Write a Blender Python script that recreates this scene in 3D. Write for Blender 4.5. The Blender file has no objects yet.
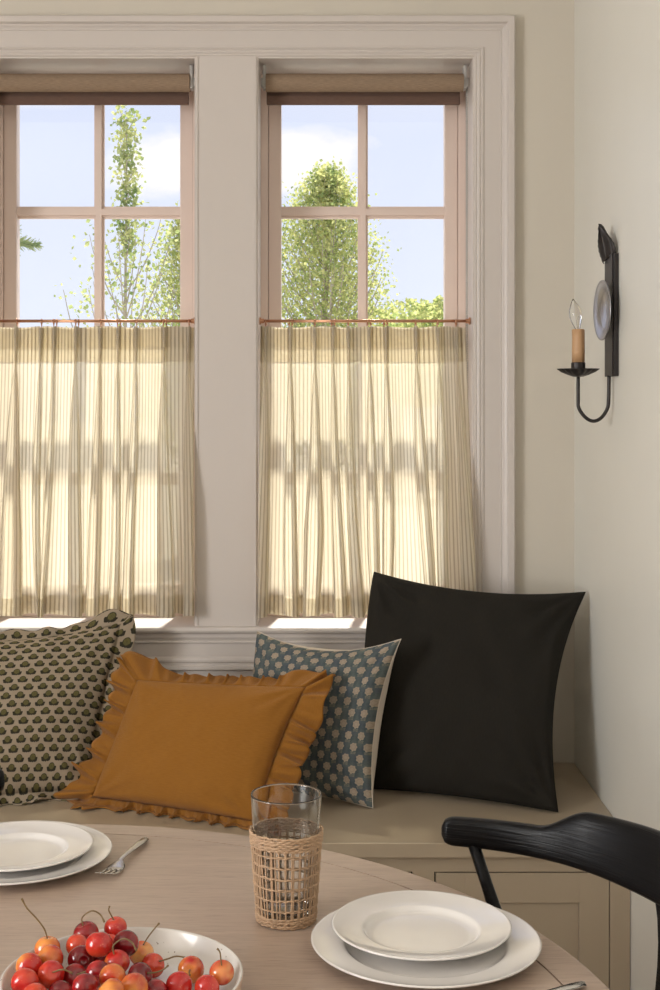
import bpy, bmesh, math, random
from mathutils import Vector, Matrix, noise
PI=math.pi
random.seed(7)
sc=bpy.context.scene; COL=sc.collection
FL=1350.0; CX=316.0; CY=403.0; EYE=1.42          # reading of the photograph: focal length, vanishing point, eye height
D=3.61                                            # distance of the window wall
WX=0.691                                          # right wall
def at(px,py,d): return Vector(((px-CX)/FL*d, d, EYE-(py-CY)/FL*d))
def onz(px,py,z):
    d=(EYE-z)*FL/(py-CY); return Vector(((px-CX)/FL*d,d,z))
def sm(a,b,t):
    t=max(0,min(1,(t-a)/(b-a))); return t*t*(3-2*t)
# ------------------------------------------------------------------ materials
class E:
    nt=None
    def __init__(s,sock): s.s=sock
    @staticmethod
    def m(op,*a):
        n=E.nt.nodes.new('ShaderNodeMath'); n.operation=op
        for i,x in enumerate(a):
            if isinstance(x,E): E.nt.links.new(x.s,n.inputs[i])
            else: n.inputs[i].default_value=x
        return E(n.outputs[0])
    def __add__(s,o): return E.m('ADD',s,o)
    def __radd__(s,o): return E.m('ADD',s,o)
    def __sub__(s,o): return E.m('SUBTRACT',s,o)
    def __rsub__(s,o): return E.m('SUBTRACT',o,s)
    def __mul__(s,o): return E.m('MULTIPLY',s,o)
    def __rmul__(s,o): return E.m('MULTIPLY',s,o)
    def __truediv__(s,o): return E.m('DIVIDE',s,o)
    def floor(s): return E.m('FLOOR',s)
    def abs(s): return E.m('ABSOLUTE',s)
    def sq(s): return s*s
    def sqrt(s): return E.m('SQRT',s)
    def lt(s,o): return E.m('LESS_THAN',s,o)
    def mx(s,o): return E.m('MAXIMUM',s,o)
    def mn(s,o): return E.m('MINIMUM',s,o)
def edge(e,w):      # soft step: 1 where e<0
    return E.m('SUBTRACT',0.5,e/(2*w)).mx(0).mn(1)
def new_mat(name):
    m=bpy.data.materials.new(name); m.use_nodes=True; nt=m.node_tree
    E.nt=nt; return m,nt,nt.nodes['Principled BSDF']
def rgb(c): return (c[0],c[1],c[2],1)
def mixc(nt,fac,a,b):
    n=nt.nodes.new('ShaderNodeMix'); n.data_type='RGBA'
    for sock,v in ((n.inputs[0],fac),(n.inputs[6],a),(n.inputs[7],b)):
        if isinstance(v,E): nt.links.new(v.s,sock)
        elif hasattr(v,'is_linked'): nt.links.new(v,sock)
        elif isinstance(v,(int,float)): sock.default_value=v
        else: sock.default_value=rgb(v)
    return n.outputs[2]
def tex(nt,kind='ShaderNodeTexNoise',coord='Object',scale=(1,1,1),**kw):
    tc=nt.nodes.new('ShaderNodeTexCoord'); mp=nt.nodes.new('ShaderNodeMapping'); mp.inputs['Scale'].default_value=scale
    nt.links.new(tc.outputs[coord],mp.inputs[0]); t=nt.nodes.new(kind); nt.links.new(mp.outputs[0],t.inputs['Vector'])
    for k,v in kw.items(): t.inputs[k.replace('_',' ')].default_value=v
    return t
def bump(nt,b,h,strength,dist=0.001):
    n=nt.nodes.new('ShaderNodeBump'); n.inputs['Strength'].default_value=strength; n.inputs['Distance'].default_value=dist
    nt.links.new(h.s if isinstance(h,E) else h,n.inputs['Height']); nt.links.new(n.outputs[0],b.inputs['Normal'])
def simple(name,c,rough=.5,metal=0,nscale=6,var=.06,bs=0,bscale=60,coat=0,spec=.5,sc3=(1,1,1)):
    m,nt,b=new_mat(name)
    t=tex(nt,scale=sc3,Scale=nscale,Detail=5)
    d=[x*(1-var) for x in c]; l=[min(1,x*(1+var)) for x in c]
    nt.links.new(mixc(nt,E(t.outputs['Fac']),d,l),b.inputs['Base Color'])
    b.inputs['Roughness'].default_value=rough; b.inputs['Metallic'].default_value=metal
    b.inputs['Coat Weight'].default_value=coat; b.inputs['Specular IOR Level'].default_value=spec
    if bs:
        t2=tex(nt,scale=sc3,Scale=bscale,Detail=4); bump(nt,b,t2.outputs['Fac'],bs)
    return m
M={}
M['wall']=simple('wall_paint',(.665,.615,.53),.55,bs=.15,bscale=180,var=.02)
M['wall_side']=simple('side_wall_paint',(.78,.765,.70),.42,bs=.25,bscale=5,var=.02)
M['trim']=simple('trim_paint',(.655,.60,.56),.38,var=.015)
M['sash']=simple('sash_paint',(.80,.66,.59),.4,var=.02)
M['ceiling']=simple('ceiling_paint',(.82,.80,.76),.7,var=.01)
M['bench']=simple('bench_paint',(.43,.35,.25),.36,var=.02)
M['white_cer']=simple('ivory_glaze',(.80,.765,.73),.14,var=.01,coat=.4)
M['iron']=simple('dark_iron',(.05,.045,.045),.42,metal=.7,var=.3,nscale=30,bs=.3,bscale=90)
M['pewter']=simple('burnished_metal',(.42,.42,.44),.28,metal=.9,var=.25,nscale=18,bs=.2,bscale=60)
M['steel']=simple('brushed_steel',(.62,.60,.57),.22,metal=1,var=.08)
M['copper']=simple('copper',(.62,.34,.21),.3,metal=1,var=.1)
M['candle']=simple('beeswax_sleeve',(.52,.31,.16),.5,var=.15,nscale=20)
M['plastic']=simple('white_plastic',(.5,.49,.47),.35,var=.01)
M['rattan']=simple('rattan',(.47,.31,.19),.55,var=.35,nscale=45,bs=.3,bscale=150)
M['stem']=simple('cherry_stem',(.20,.13,.05),.6,var=.3,nscale=60)
M['bark']=simple('bark',(.42,.36,.28),.9,var=.3,nscale=20)
M['lawn']=simple('pale_gravel',(.50,.49,.42),.9,var=.15,nscale=3)
M['cream_back']=simple('cream_cotton',(.62,.55,.46),.9,var=.04,bs=.4,bscale=400)
M['floor']=simple('floor_wood',(.30,.20,.12),.4,var=.3,nscale=4,sc3=(1,12,1))
M['gap_shadow']=simple('gap_shadow',(.02,.018,.015),.9,var=0)
def leafmat(name,c1,c2,tr=.5):
    m,nt,b=new_mat(name)
    t=tex(nt,Scale=9,Detail=3); col=mixc(nt,E.m('MULTIPLY_ADD',E(t.outputs['Fac']),3.,-1.).mx(0).mn(1),c1,c2)
    d=nt.nodes.new('ShaderNodeBsdfDiffuse'); r=nt.nodes.new('ShaderNodeBsdfTranslucent'); x=nt.nodes.new('ShaderNodeMixShader')
    nt.links.new(col,d.inputs[0]); nt.links.new(col,r.inputs[0]); x.inputs[0].default_value=tr
    nt.links.new(d.outputs[0],x.inputs[1]); nt.links.new(r.outputs[0],x.inputs[2])
    nt.links.new(x.outputs[0],nt.nodes['Material Output'].inputs[0]); return m
M['leaf_a']=leafmat('poplar_leaf',(.20,.29,.10),(.66,.66,.30))
M['leaf_b']=leafmat('maple_leaf',(.27,.37,.12),(.80,.77,.34))
M['leaf_c']=leafmat('spruce_needle',(.22,.29,.14),(.42,.46,.22),.2)
def wood():
    m,nt,b=new_mat('bleached_table_wood')
    a=tex(nt,scale=(1.0,14,6),Scale=5,Detail=8,Roughness=.65,Distortion=.5)
    c=tex(nt,scale=(1,2.2,1),Scale=1.6,Detail=3)
    f=tex(nt,scale=(3,90,30),Scale=8,Detail=3)
    c1=mixc(nt,E(a.outputs['Fac']),(.30,.222,.172),(.62,.50,.415))
    c2=mixc(nt,E(c.outputs['Fac'])*.5,c1,(.50,.34,.23))
    c3=mixc(nt,edge(E(f.outputs['Fac'])-.40,.05)*.45,c2,(.22,.15,.11))
    nt.links.new(c3,b.inputs['Base Color']); b.inputs['Roughness'].default_value=.34
    bump(nt,b,E(a.outputs['Fac'])+E(f.outputs['Fac'])*.5,.12); return m
M['wood']=wood()
def ebon():
    m,nt,b=new_mat('ebonised_oak')
    a=tex(nt,scale=(7,7,240),Scale=1.6,Detail=5,Distortion=.5)
    nt.links.new(mixc(nt,E(a.outputs['Fac']),(.002,.002,.0025),(.008,.008,.009)),b.inputs['Base Color'])
    b.inputs['Roughness'].default_value=.30; b.inputs['Specular IOR Level'].default_value=.22
    bump(nt,b,a.outputs['Fac'],.55,.0018); return m
M['ebony']=ebon()
def weave(nt,b,s=.0011,strength=.5):
    tc=nt.nodes.new('ShaderNodeUVMap'); sp=nt.nodes.new('ShaderNodeSeparateXYZ'); nt.links.new(tc.outputs[0],sp.inputs[0])
    u,v=E(sp.outputs[0]),E(sp.outputs[1]); k=2*PI/s
    n=tex(nt,coord='UV',Scale=150,Detail=3)
    h=E.m('SINE',u*k)*E.m('SINE',v*k)+E(n.outputs['Fac'])*1.5
    bump(nt,b,h,strength,.0006); return u,v
def linen(name,c1,c2,rough=.9,sheen=.25,st=(1,1,1)):
    m,nt,b=new_mat(name); weave(nt,b)
    n=tex(nt,coord='UV',scale=st,Scale=60,Detail=6); nt.links.new(mixc(nt,E(n.outputs['Fac']),c1,c2),b.inputs['Base Color'])
    b.inputs['Roughness'].default_value=rough; b.inputs['Sheen Weight'].default_value=sheen; b.inputs['Specular IOR Level'].default_value=.2
    return m
M['mustard']=linen('mustard_linen',(.27,.11,.015),(.41,.175,.028),sheen=.1,st=(1,8,1))
M['black_linen']=linen('black_linen',(.016,.014,.011),(.028,.025,.020),sheen=.0,st=(8,1,1))
M['shade']=linen('woven_shade',(.16,.11,.08),(.56,.41,.28),sheen=0,st=(1,14,1))
M['shade_backlit_dark']=linen('woven_shade_backlit_dark',(.12,.07,.055),(.24,.155,.12),sheen=0,st=(1,14,1))  # same weave as the roll, darkened in colour to look backlit
def cells(u,v,a,h):
    j=(v/h).floor(); off=(j-((j*.5).floor()*2))*.5
    q=u/a+off; i=q.floor()
    return (q-i-.5)*a, (v/h-j-.5)*h
def print_green():
    m,nt,b=new_mat('green_block_print'); u,v=weave(nt,b)
    n=tex(nt,coord='UV',Scale=260,Detail=2); nz=E(n.outputs['Fac'])-.5
    n2=tex(nt,coord='UV',Scale=40,Detail=2)
    x,y=cells(u+nz*.0012,v+nz*.0010,.0345,.0228)
    ax=x.abs()
    disc=((x/.0080).sq()+((y-.0018)/.0082).sq()).sqrt()-1
    def ell(cx,cy,rx,ry): return (((ax-cx)/rx).sq()+((y-cy)/ry).sq()).sqrt()-1
    leaf=ell(.0085,-.0035,.0032,.0052).mn(ell(.005,-.0065,.0042,.0028)).mn(ell(.0,-.008,.0018,.002)).mn(ell(.011,-.0008,.0016,.0026))
    bg=mixc(nt,E(n2.outputs['Fac']),(.34,.27,.19),(.43,.35,.26))
    c=mixc(nt,edge(leaf,.12),bg,(.035,.032,.022))
    c=mixc(nt,edge(disc,.08),c,(.05,.045,.022))
    c=mixc(nt,edge(disc+.22+nz*.5,.1),c,(.155,.135,.05))
    st=edge(E.m('SINE',x*2400.)*.5+.55+disc*.9,.2)
    c=mixc(nt,st*edge(disc+.1,.1)*.5,c,(.05,.045,.02))
    nt.links.new(c,b.inputs['Base Color']); b.inputs['Roughness'].default_value=.9; b.inputs['Specular IOR Level'].default_value=.2; return m
M['green_print']=print_green()
def print_blue():
    m,nt,b=new_mat('blue_block_print'); u,v=weave(nt,b)
    n=tex(nt,coord='UV',Scale=240,Detail=2); nz=E(n.outputs['Fac'])-.5
    n2=tex(nt,coord='UV',Scale=22,Detail=3)
    x,y=cells((u+nz*.0012)/1.30,(v+nz*.0012)/1.30,.0285,.0200); ax=x.abs(); yy=y-.003
    th=E.m('ARCTAN2',yy,x); r=(x.sq()+yy.sq()).sqrt()
    fl=r/.0074-1-E.m('COSINE',th*7.)*.10
    ring=(r/.0074-.55).abs()-.06
    def ell(cx,cy,rx,ry): return (((ax-cx)/rx).sq()+((y-cy)/ry).sq()).sqrt()-1
    lv=ell(.0035,-.0062,.0026,.0012).mn(ell(.0032,-.0088,.0024,.0010)).mn(ell(0,-.0075,.0006,.004))
    surround=ell(.0,-.001,.0115,.0105)  # darker printed surround of each flower
    bg=mixc(nt,edge(E(n2.outputs['Fac'])-.5,.12),(.10,.118,.137),(.13,.155,.147))
    bg=mixc(nt,edge(surround+nz,.25)*.55,bg,(.055,.085,.095))
    c=mixc(nt,edge(lv,.15)*.6,bg,(.30,.28,.21))
    c=mixc(nt,edge(fl,.08),c,(.42,.345,.265))
    c=mixc(nt,edge(ring,.05)*edge(fl,.1)*.35,c,(.20,.16,.12))
    nt.links.new(c,b.inputs['Base Color']); b.inputs['Roughness'].default_value=.9; b.inputs['Specular IOR Level'].default_value=.2; return m
M['blue_print']=print_blue()
def curtain_mat():
    m,nt,b=new_mat('striped_voile'); nt.nodes.remove(b)
    tc=nt.nodes.new('ShaderNodeUVMap'); sp=nt.nodes.new('ShaderNodeSeparateXYZ'); nt.links.new(tc.outputs[0],sp.inputs[0])
    u=E(sp.outputs[0]); q=u/.0098; f=(q-q.floor()-.5).abs()
    n=tex(nt,coord='UV',scale=(1,.1,1),Scale=300,Detail=3)
    k=edge(f-.17+(E(n.outputs['Fac'])-.5)*.12,.06)
    cd=mixc(nt,k,(.74,.70,.63),(.38,.34,.30)); ct=mixc(nt,k,(.95,.88,.68),(.70,.60,.42))
    d=nt.nodes.new('ShaderNodeBsdfDiffuse'); r=nt.nodes.new('ShaderNodeBsdfTranslucent'); x=nt.nodes.new('ShaderNodeMixShader')
    nt.links.new(cd,d.inputs[0]); nt.links.new(ct,r.inputs[0]); x.inputs[0].default_value=.54
    nt.links.new(d.outputs[0],x.inputs[1]); nt.links.new(r.outputs[0],x.inputs[2])
    tr=nt.nodes.new('ShaderNodeBsdfTransparent'); nt.links.new(mixc(nt,k,(1,.97,.88),(.9,.85,.7)),tr.inputs[0]); y=nt.nodes.new('ShaderNodeMixShader'); nt.links.new((.13-k*.08).s,y.inputs[0])
    nt.links.new(x.outputs[0],y.inputs[1]); nt.links.new(tr.outputs[0],y.inputs[2])
    nt.links.new(y.outputs[0],nt.nodes['Material Output'].inputs[0]); return m
M['curtain']=curtain_mat()
def pane_mat():
    m,nt,b=new_mat('window_glass'); nt.nodes.remove(b)
    t=nt.nodes.new('ShaderNodeBsdfTransparent'); g=nt.nodes.new('ShaderNodeBsdfGlossy'); g.inputs['Roughness'].default_value=.02
    fr=nt.nodes.new('ShaderNodeLayerWeight'); x=nt.nodes.new('ShaderNodeMixShader')
    nt.links.new((E.m('POWER',E(fr.outputs['Facing']),5.)*.9+.025).s,x.inputs[0]); nt.links.new(t.outputs[0],x.inputs[1]); nt.links.new(g.outputs[0],x.inputs[2])
    nt.links.new(x.outputs[0],nt.nodes['Material Output'].inputs[0]); return m
M['pane']=pane_mat()
def glass_mat():
    m,nt,b=new_mat('clear_glass'); b.inputs['Base Color'].default_value=(.97,.98,.98,1); b.inputs['Transmission Weight'].default_value=1
    b.inputs['Roughness'].default_value=.0; b.inputs['IOR'].default_value=1.45; return m
M['glass']=glass_mat()
def stone():
    m,nt,b=new_mat('speckled_stoneware'); v=tex(nt,'ShaderNodeTexVoronoi',Scale=170)
    n=tex(nt,Scale=60); k=edge(E(v.outputs['Distance'])-.13,.04)*edge(.56-E(n.outputs['Fac']),.02)
    nt.links.new(mixc(nt,k,(.74,.71,.66),(.20,.14,.09)),b.inputs['Base Color']); b.inputs['Roughness'].default_value=.2; b.inputs['Coat Weight'].default_value=.3; return m
M['stone']=stone()
M['clay']=simple('raw_clay',(.62,.44,.33),.6,var=.1,nscale=40)
def cherry_mat(name,c1,c2,c3,bias):
    m,nt,b=new_mat(name); n=tex(nt,Scale=30,Detail=2,Distortion=.4); g=tex(nt,Scale=600,Detail=1)
    oi=nt.nodes.new('ShaderNodeObjectInfo'); n.noise_dimensions='4D'; nt.links.new((E(oi.outputs['Random'])*40.).s,n.inputs['W'])
    f=(E(n.outputs['Fac'])*4.4-2.2+bias).mx(0).mn(1)
    c=mixc(nt,f,c1,c2); c=mixc(nt,edge(.70-E(g.outputs['Fac']),.03)*.25,c,c3)
    nt.links.new(c,b.inputs['Base Color']); b.inputs['Roughness'].default_value=.12; b.inputs['Coat Weight'].default_value=.5; b.inputs['Coat Roughness'].default_value=.06
    b.inputs['Subsurface Weight'].default_value=.15; b.inputs['Subsurface Radius'].default_value=(.01,.003,.001); b.inputs['Subsurface Scale'].default_value=.3
    return m
M['ch_dark']=cherry_mat('dark_red_cherry',(.16,.004,.008),(.40,.012,.014),(.6,.12,.06),.3)
M['ch_red']=cherry_mat('red_cherry',(.52,.018,.014),(.72,.09,.03),(.85,.4,.15),.1)
M['ch_orange']=cherry_mat('orange_cherry',(.50,.018,.012),(.82,.30,.06),(.9,.5,.2),.30)
M['ch_yellow']=cherry_mat('yellow_cherry',(.66,.05,.025),(.80,.42,.12),(.5,.2,.05),.45)
# ------------------------------------------------------------------ mesh helpers
def link(name,bm,mat,parent=None,smooth=False,kind=None,mats=None):
    bmesh.ops.recalc_face_normals(bm,faces=bm.faces) if smooth!='keep' else None
    me=bpy.data.meshes.new(name); bm.to_mesh(me); bm.free()
    for x in (mats or [mat]): me.materials.append(x)
    if smooth:
        for p in me.polygons: p.use_smooth=True
    o=bpy.data.objects.new(name,me); COL.objects.link(o)
    if parent: o.parent=parent
    if kind: o['kind']=kind
    return o
def tag(o,label,cat,group=None):
    o['label']=label; o['category']=cat
    if group: o['group']=group
    return o
def empty(name,loc=(0,0,0),rz=0):
    o=bpy.data.objects.new(name,None); o.empty_display_size=.05; o.location=loc; o.rotation_euler=(0,0,rz); COL.objects.link(o); return o
def bx(bm,x0,x1,y0,y1,z0,z1,bev=0,mi=0):
    vs=[bm.verts.new((x,y,z)) for x in (x0,x1) for y in (y0,y1) for z in (z0,z1)]
    fs=[bm.faces.new([vs[i] for i in q]) for q in ((0,1,3,2),(4,6,7,5),(0,4,5,1),(2,3,7,6),(0,2,6,4),(1,5,7,3))]
    for f in fs: f.material_index=mi
    if bev:
        es=list({e for f in fs for e in f.edges}); bmesh.ops.bevel(bm,geom=es,offset=bev,segments=2,affect='EDGES',profile=.6)
def box(name,x0,x1,y0,y1,z0,z1,mat,parent=None,bev=0,kind=None):
    bm=bmesh.new(); bx(bm,x0,x1,y0,y1,z0,z1,bev); return link(name,bm,mat,parent,kind=kind)
def lathe(bm,prof,n=48,c=(0,0,0),closed=False,mod=None):
    rings=[]
    for k,(r,z) in enumerate(prof):
        if r<1e-6: rings.append([bm.verts.new((c[0],c[1],c[2]+z))]); continue
        rings.append([bm.verts.new((c[0]+r*(mod(k,i/n) if mod else 1)*math.cos(2*PI*i/n),c[1]+r*(mod(k,i/n) if mod else 1)*math.sin(2*PI*i/n),c[2]+z)) for i in range(n)])
    pr=list(zip(rings,rings[1:]))+([(rings[-1],rings[0])] if closed else [])
    for a,b in pr:
        for i in range(n):
            j=(i+1)%n
            if len(a)==1 and len(b)==1: continue
            if len(a)==1: bm.faces.new((a[0],b[i],b[j]))
            elif len(b)==1: bm.faces.new((a[i],b[0],a[j]))
            else: bm.faces.new((a[i],b[i],b[j],a[j]))
def tube(bm,pts,rad,n=8,cap=True,flat=1.0,up=None,closed=False):
    pts=[Vector(p) for p in pts]; N=len(pts)
    if not isinstance(rad,(list,tuple)): rad=[rad]*N
    rings=[]; ref=Vector(up) if up else None
    for i,p in enumerate(pts):
        if closed: t=(pts[(i+1)%N]-pts[i-1])
        else: t=(pts[min(i+1,N-1)]-pts[max(i-1,0)])
        t.normalize()
        if ref is None: ref=Vector((0,0,1)) if abs(t.z)<.9 else Vector((1,0,0))
        a=t.cross(ref)
        if a.length<1e-5: a=t.cross(Vector((.3,.9,.1)))
        a.normalize(); b=a.cross(t).normalized()
        if not up: ref=b
        rings.append([bm.verts.new(p+a*rad[i]*math.cos(2*PI*k/n)+b*rad[i]*flat*math.sin(2*PI*k/n)) for k in range(n)])
    for q in range(N if closed else N-1):
        r0,r1=rings[q],rings[(q+1)%N]
        for k in range(n): bm.faces.new((r0[k],r0[(k+1)%n],r1[(k+1)%n],r1[k]))
    if cap and not closed:
        bm.faces.new(rings[0][::-1]); bm.faces.new(rings[-1])
def spline(P,n=8):
    P=[Vector(p) for p in P]; Q=[P[0]*2-P[1]]+P+[P[-1]*2-P[-2]]; out=[]
    for i in range(1,len(Q)-2):
        a,b,c,d=Q[i-1:i+3]
        for k in range(n):
            t=k/n; out.append(.5*((2*b)+(c-a)*t+(2*a-5*b+4*c-d)*t*t+(3*b-a-3*c+d)*t**3))
    out.append(P[-1]); return out
# ------------------------------------------------------------------ room shell
XL,YB,ZC=-3.0,-2.6,2.85
OP=[(-.1578,.4212),(-.8985,-.3195)]     # window openings in the wall
ZB,ZT=.826,2.342
WT=.22
bm=bmesh.new()
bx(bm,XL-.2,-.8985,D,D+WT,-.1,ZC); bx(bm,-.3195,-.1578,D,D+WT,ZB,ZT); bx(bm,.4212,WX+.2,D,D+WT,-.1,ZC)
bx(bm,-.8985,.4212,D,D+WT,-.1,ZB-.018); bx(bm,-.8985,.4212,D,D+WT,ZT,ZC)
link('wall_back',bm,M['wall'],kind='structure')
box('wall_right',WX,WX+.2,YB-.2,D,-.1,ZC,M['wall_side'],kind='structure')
box('ceiling',XL-.2,WX+.2,YB-.2,D+WT,ZC,ZC+.1,M['ceiling'],kind='structure')
box('floor',XL-.2,WX+.2,YB-.2,D+WT,-.1,0,M['floor'],kind='structure')
# left wall with an opening added for fill light, closed rear wall (behind and beside the camera)
bm=bmesh.new()
bx(bm,XL-.2,XL,YB,-1.7,0,ZC); bx(bm,XL-.2,XL,1.6,D,0,ZC); bx(bm,XL-.2,XL,-1.7,1.6,0,.7); bx(bm,XL-.2,XL,-1.7,1.6,2.4,ZC)
link('wall_left',bm,M['wall'],kind='structure')
bm=bmesh.new()
bx(bm,XL,WX,YB-.2,YB,0,ZC)
link('wall_front',bm,M['wall'],kind='structure')
# casing: one moulded profile mitred round both windows
CW=.107
def sweepU(name,prof,xl,xr,zb,zt,mat,kind='structure'):
    bm=bmesh.new(); R=[]
    for (u,w) in prof:
        R.append([bm.verts.new(c) for c in ((xl+u,D-w,zb),(xl+u,D-w,zt-u),(xr-u,D-w,zt-u),(xr-u,D-w,zb))])
    for a,b in zip(R,R[1:]):
        for k in range(3): bm.faces.new((a[k],a[k+1],b[k+1],b[k]))
    return link(name,bm,mat,kind=kind)
XO0,XO1,ZO=-.8985-CW,.4212+CW,ZT+CW
prof=[(0,0),(0,.030),(.003,.033),(.017,.033),(.020,.030),(.021,.024),(.027,.021),(.030,.018),(.034,.0165),(.036,.018),(.038,.016),
      (.080,.016),(.082,.019),(.086,.020),(.089,.017),(.091,.019),(.095,.0195),(.100,.0165),(.1015,.018),(.104,.018),(.107,.014),(.107,.0)]
sweepU('trim_1',prof,XO0,XO1,ZB,ZO,M['trim'])
bm=bmesh.new(); bx(bm,-.3195,-.1578,D-.016,D,ZB,ZT+.002,.001); bx(bm,-.3195+.001,-.3195+.005,D-.019,D-.01,ZB,ZT); bx(bm,-.1578-.005,-.1578-.001,D-.019,D-.01,ZB,ZT)
link('trim_2',bm,M['trim'],kind='structure')
# stool (sill shelf) with rounded nose
bm=bmesh.new(); P=[(D+WT,ZB-.018),(D+WT,ZB),(D-.026,ZB),(D-.031,ZB-.003),(D-.0335,ZB-.009),(D-.031,ZB-.015),(D-.026,ZB-.018)]
def prism(bm,P,x0,x1):
    a=[bm.verts.new((x0,y,z)) for y,z in P]; b=[bm.verts.new((x1,y,z)) for y,z in P]
    bm.faces.new(a); bm.faces.new(b[::-1])
    for i in range(len(P)): j=(i+1)%len(P); bm.faces.new((a[i],b[i],b[j],a[j]))
prism(bm,P,-.8985,.4212)
P2=[(D,ZB-.018),(D,ZB)]+P[2:]
prism(bm,P2,XO0-.012,-.8985); prism(bm,P2,.4212,XO1+.012)
link('window_stool',bm,M['trim'],kind='structure').name='trim_3'
# apron mouldings under the stool
za=ZB-.018
bm=bmesh.new()
P=[(D,za),(D-.018,za),(D-.018,za-.012),(D-.014,za-.018),(D-.0125,za-.022),(D-.016,za-.024),(D-.016,za-.027),(D-.011,za-.029),(D-.011,.744),
   (D-.015,.742),(D-.018,.737),(D-.018,.731),(D-.014,.727),(D-.0145,.721),(D-.021,.718),(D-.021,.711),(D-.013,.708),(D-.006,.705),(D,.705)]
prism(bm,P,XL,XO1); link('trim_4',bm,M['trim'],kind='structure')
bm=bmesh.new(); bx(bm,XL,XO1-.005,D-.005,D,.462,.708); link('trim_5',bm,M['trim'],kind='structure')
# windows
GY=3.80
def window(n,x0,x1):
    w=empty('window_%d'%n,((x0+x1)/2,GY,ZB)); w['kind']='structure'; mi=w.matrix_world; ox,oy,oz=(x0+x1)/2,GY,ZB
    def B(name,a,mat,bev=0,lst=None):
        bm=bmesh.new()
        for q in (lst or [a]): bx(bm,q[0]-ox,q[1]-ox,q[2]-oy,q[3]-oy,q[4]-oz,q[5]-oz,bev)
        return link(name,bm,mat,w)
    t=.004
    B('jamb',None,M['trim'],0,[(x0,x0+t,D-.014,GY-.03,ZB,ZT),(x1-t,x1,D-.014,GY-.03,ZB,ZT),(x0+t,x1-t,D-.014,GY-.03,ZT-t,ZT)])
    B('frame',None,M['sash'],.001,[(x0+t,x0+.024,GY-.035,GY+.03,ZB,ZT-t),(x1-.024,x1-t,GY-.035,GY+.03,ZB,ZT-t),(x0+.024,x1-.024,GY-.035,GY+.03,ZT-.022,ZT-t),(x0+.024,x1-.024,GY-.035,GY+.03,ZB,ZB+.012)])
    a,b=x0+.025,x1-.025; g0,g1=x0+.0607,x1-.0609
    B('sash',None,M['sash'],.002,[(a,g0,GY-.022,GY+.02,ZB+.013,ZT-.023),(g1,b,GY-.022,GY+.02,ZB+.013,ZT-.023),(g0,g1,GY-.022,GY+.02,ZB+.013,ZB+.085),(g0,g1,GY-.022,GY+.02,ZT-.055,ZT-.023)])
    xm=(g0+g1)/2
    bm=bmesh.new()
    def bar(x,z0,z1):
        bx(bm,x-.014-ox,x+.014-ox,-.0062,.0062,z0-oz,z1-oz); bx(bm,x-.008-ox,x+.008-ox,-.0186,.0166,z0-oz,z1-oz)
    bar(xm,ZB+.085,ZT-.055)
    for z in (1.955,1.581,1.207):
        bx(bm,g0-ox,g1-ox,-.006,.006,z-.017-oz,z+.017-oz); bx(bm,g0-ox,g1-ox,-.018,.016,z-.009-oz,z+.009-oz)
    link('muntin',bm,M['sash'],w)
    B('pane',(g0+.001,g1-.001,GY-.001,GY+.001,ZB+.086,ZT-.056),M['pane'])
    return w
for i,(a,b) in enumerate(OP): window(i+1,a,b)
# ------------------------------------------------------------------ outside
box('ground',-60,60,D+WT+.01,140,-.75,-.6,M['lawn'],kind='structure')
bm=bmesh.new(); bx(bm,XL-.4,WX+.6,D+WT,D+WT+.45,2.62,2.70); link('added_eave',bm,M['trim'],kind='structure')  # added unseen eave, sized to keep sun off the upper panes
def leaves(bm,pts,size,asp=.8,droop=.3):
    for p in pts:
        s=size*random.uniform(.6,1.15); a=Vector((random.gauss(0,1),random.gauss(0,1),random.gauss(0,1)-droop)).normalized()
        b=a.cross(Vector((random.gauss(0,1),random.gauss(0,1),random.gauss(0,1)))).normalized(); n=a.cross(b)*s*.12
        v=[bm.verts.new(p),bm.verts.new(p+a*s*.5+b*s*asp*.5+n),bm.verts.new(p+a*s),bm.verts.new(p+a*s*.5-b*s*asp*.5+n)]
        bm.faces.new(v)
def tree(name,label,base,top,r0,shape,nb,npt,size,mat,asp=.8,spread=1.0,trunk_r=.05,zmin=.35):
    root=empty(name,base); tag(root,label,'tree'); H=top-base[2]
    bm=bmesh.new(); tp=[Vector((0,0,0)),Vector((.02*H*random.uniform(-.5,.5),0,H*.5)),Vector((0,0,H))]
    T=spline(tp,8); tube(bm,T,[trunk_r*(1-.93*i/(len(T)-1)) for i in range(len(T))],6)
    lb=bmesh.new(); P=[]
    for k in range(nb):
        f=zmin+(1-zmin)*(k/nb)**.9; ang=k*2.399+random.uniform(-.3,.3); R=shape(f)*r0
        L=R*random.uniform(.75,1.1); z0=f*H; rise=L*spread
        o=Vector((0,0,z0-rise*.5)); d=Vector((math.cos(ang),math.sin(ang),0))
        pts=[o,o+d*L*.45+Vector((0,0,rise*.45)),o+d*L*.85+Vector((0,0,rise*1.1)),o+d*L+Vector((0,0,rise*1.5))]
        S=spline(pts,4); tube(bm,S,[max(.003,trunk_r*.28*(1-f)+.004)*(1-.7*i/(len(S)-1)) for i in range(len(S))],4)
        for q in range(npt):
            t=random.uniform(.12,1)**.8; s=S[min(len(S)-1,int(t*(len(S)-1)))]
            w=R*.16*(1.2-t*.5)+size*.8
            P.append(s+Vector((random.gauss(0,w),random.gauss(0,w),random.gauss(0,w))))
    for q in range(int(npt*2)):
        P.append(Vector((random.gauss(0,size*.8),random.gauss(0,size*.8),H*random.uniform(.8,1.0))))
    leaves(lb,P,size,asp)
    link('trunk',bm,M['bark'],root); link('foliage',lb,mat,root); return root
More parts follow.
